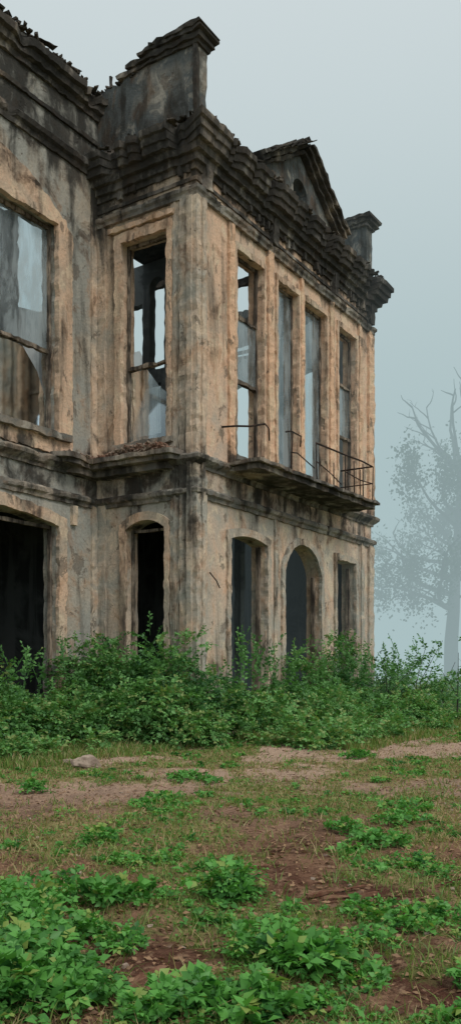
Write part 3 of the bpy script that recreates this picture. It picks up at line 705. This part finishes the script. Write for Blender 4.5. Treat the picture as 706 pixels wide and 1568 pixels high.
for (x,y,L,w,an) in ((.55,4.55,.34,.02,.35),(.62,4.45,.28,.015,.1),(-.33,3.35,.22,.035,.9),(.3,2.98,.18,.03,.2),(.12,5.0,.2,.02,-.3),(1.1,4.6,.3,.015,.5),(-.5,5.5,.25,.01,.2)):
    z=float(gh(np.array(x),np.array(y)))+.012
    a.beam((x-L/2*math.cos(an),y-L/2*math.sin(an),z-.008),(x+L/2*math.cos(an),y+L/2*math.sin(an),z+.015),(-w/2*math.sin(an),w/2*math.cos(an),0),(0,0,.005),.008,.04)
for i in range(140):
    y=random.uniform(2.9,12); x=random.uniform(-.3*y,.3*y); an=random.uniform(0,3.1); L=random.uniform(.05,.28); z=float(gh(np.array(x),np.array(y)))+.01
    a.tube([(x,y,z),(x+L*.5*math.cos(an),y+L*.5*math.sin(an),z+.014),(x+L*math.cos(an+.2),y+L*math.sin(an+.2),z)],.0035,.002,5)
a.obj('scattered_wood_scraps',simple('rotten_wood',(.13,.06,.04),(.22,.13,.085),12))

# ------------------------------------------------------------------ tree: tall trunk, sprawling limbs, hanging foliage masses
def tree(name,x,y,H,seed):
    rr=random.Random(seed); e=empty(name,(x,y,0)); br=Acc(); v=Veg(); C=[]
    def limb(p,d,L,r,dep,lift):
        pts=[p]; n=7; q=p
        for i in range(n):
            d=(d+Vector((rr.gauss(0,.20),rr.gauss(0,.20),rr.gauss(0,.12)+lift))).normalized(); q=q+d*L/n; pts.append(q)
            if dep<3 and i>=1 and rr.random()<(.75 if dep==1 else .5):
                s=Vector((rr.gauss(0,.8),rr.gauss(0,.8),rr.gauss(.05,.5)))
                limb(q,(d+s).normalized(),L*rr.uniform(.28,.5)*(1-i/n*.3),r*.42,dep+1,lift*.5)
        br.tube(pts,r,r*.30,6)
        if dep==3: C.extend([pts[4],pts[-1]])
        elif dep==2: C.extend([pts[3],pts[5],pts[-1]])
        else: C.extend([pts[5],pts[-1]])
    # trunk
    n=14; tp=[Vector((0,0,-.4))]; d=Vector((0,0,1))
    for i in range(n):
        d=(d+Vector((rr.gauss(0,.045),rr.gauss(0,.045),.15))).normalized(); tp.append(tp[-1]+d*H*.72/n)
    br.tube(tp,H*.026,H*.009,10)
    for i,p in enumerate(tp):
        f=i/n
        if f<.30: continue
        for k in range(2 if f<.6 else 2):
            an=rr.uniform(0,6.28); up=.25+.9*max(0,f-.5)
            L=H*(.34-.14*max(0,f-.45))*rr.uniform(.6,1.15)
            limb(p,Vector((math.cos(an),math.sin(an),up)).normalized(),L,H*.0085*(1.25-f*.6),1,.07)
    for k in range(4):
        an=k*1.57+rr.uniform(-.5,.5); limb(tp[-1],Vector((math.cos(an)*.45,math.sin(an)*.45,1)).normalized(),H*.27,H*.0075,2,.03)
    for p in C:
        nz=noise.noise(Vector(p)*.30+Vector((seed,0,0)))
        high=max(0,(p.z/H-.72))*3
        if nz<.0+high*.5 or rr.random()<.45+high*.5: continue
        m=rr.randint(35,95); s=rr.uniform(.3,.75)
        P=np.array(p)+rng.normal(0,1,(m,3))*np.array([s,s,s*1.5])+np.array([0,0,-s*1.2])
        D=rng.normal(0,1,(m,3))+np.array([0,0,-.9]); v.leaves(P,D,rng.normal(0,1,(m,3)),rng.uniform(.18,.38,m),rng.uniform(0,1,m),w=.35)
    br.obj('trunk_and_limbs',M_BARK,e); v.obj('crown_leaves',M_LT,e); return len(C)
print('ends',tree('misty_tree',19.1,75,26,4))

# ------------------------------------------------------------------ mist
def fog(name,lo,hi,dens,colr):
    a=Acc(); b=[(x,y,z) for x in (lo[0],hi[0]) for y in (lo[1],hi[1]) for z in (lo[2],hi[2])]
    a.v=b; a.f=[(0,1,3,2),(4,6,7,5),(0,4,5,1),(2,3,7,6),(0,2,6,4),(1,5,7,3)]
    m,nt,out=newmat(name+'_volume')
    ab=nd(nt,'ShaderNodeVolumeAbsorption',{'Color':(0,0,0),'Density':dens}); em=nd(nt,'ShaderNodeEmission',{'Color':colr,'Strength':dens})  # mist glows by emission, standing in for daylight scattered inside it
    ad=nd(nt,'ShaderNodeAddShader'); nt.links.new(ab.outputs[0],ad.inputs[0]); nt.links.new(em.outputs[0],ad.inputs[1]); nt.links.new(ad.outputs[0],out.inputs['Volume'])
    a.obj(name,m)
fog('fog_bank',(-500,19.6,-3),(500,700,38),.0180,(.40,.525,.54))

# ------------------------------------------------------------------ light
w=bpy.data.worlds.new('World'); scene.world=w; w.use_nodes=True; nt=w.node_tree; nt.nodes.clear()
out=nt.nodes.new('ShaderNodeOutputWorld')
sun_el=R(48); sdir=Vector((.62,-.78,0)).normalized()
sky=nt.nodes.new('ShaderNodeTexSky'); sky.sky_type='NISHITA'; sky.sun_disc=False; sky.sun_elevation=sun_el; sky.sun_rotation=math.atan2(sdir.x,sdir.y); sky.dust_density=4
b1=nd(nt,'ShaderNodeBackground',{'Color':sky.outputs[0],'Strength':.10})
tc=nd(nt,'ShaderNodeTexCoord').outputs['Generated']; zz=nd(nt,'ShaderNodeSeparateXYZ',{0:tc}).outputs[2]
g=mix(nt,mr(nt,zz,.1,.62),(.52,.61,.63),(.85,.88,.895))
b2=nd(nt,'ShaderNodeBackground',{'Color':g,'Strength':1.0})
mx=nd(nt,'ShaderNodeMixShader',{0:.9}); nt.links.new(b1.outputs[0],mx.inputs[1]); nt.links.new(b2.outputs[0],mx.inputs[2]); nt.links.new(mx.outputs[0],out.inputs[0])
ld=bpy.data.lights.new('sun','SUN'); ld.energy=1.4; ld.angle=R(20); ld.color=(1,.94,.86)
lo=bpy.data.objects.new('sun',ld); col.objects.link(lo)
S=Vector((sdir.x*math.cos(sun_el),sdir.y*math.cos(sun_el),math.sin(sun_el)))
lo.rotation_euler=S.to_track_quat('Z','Y').to_euler(); lo.location=(10,-10,20)
# ------------------------------------------------------------------ camera
cd=bpy.data.cameras.new('camera'); co=bpy.data.objects.new('camera',cd); col.objects.link(co)
co.location=(0,0,1.2); co.rotation_euler=(R(90),0,0)
cd.sensor_fit='VERTICAL'; cd.sensor_height=36; cd.sensor_width=36*460/1024; cd.lens=30.44; cd.shift_y=.1537; cd.clip_end=2000; cd.clip_start=.05
scene.camera=co
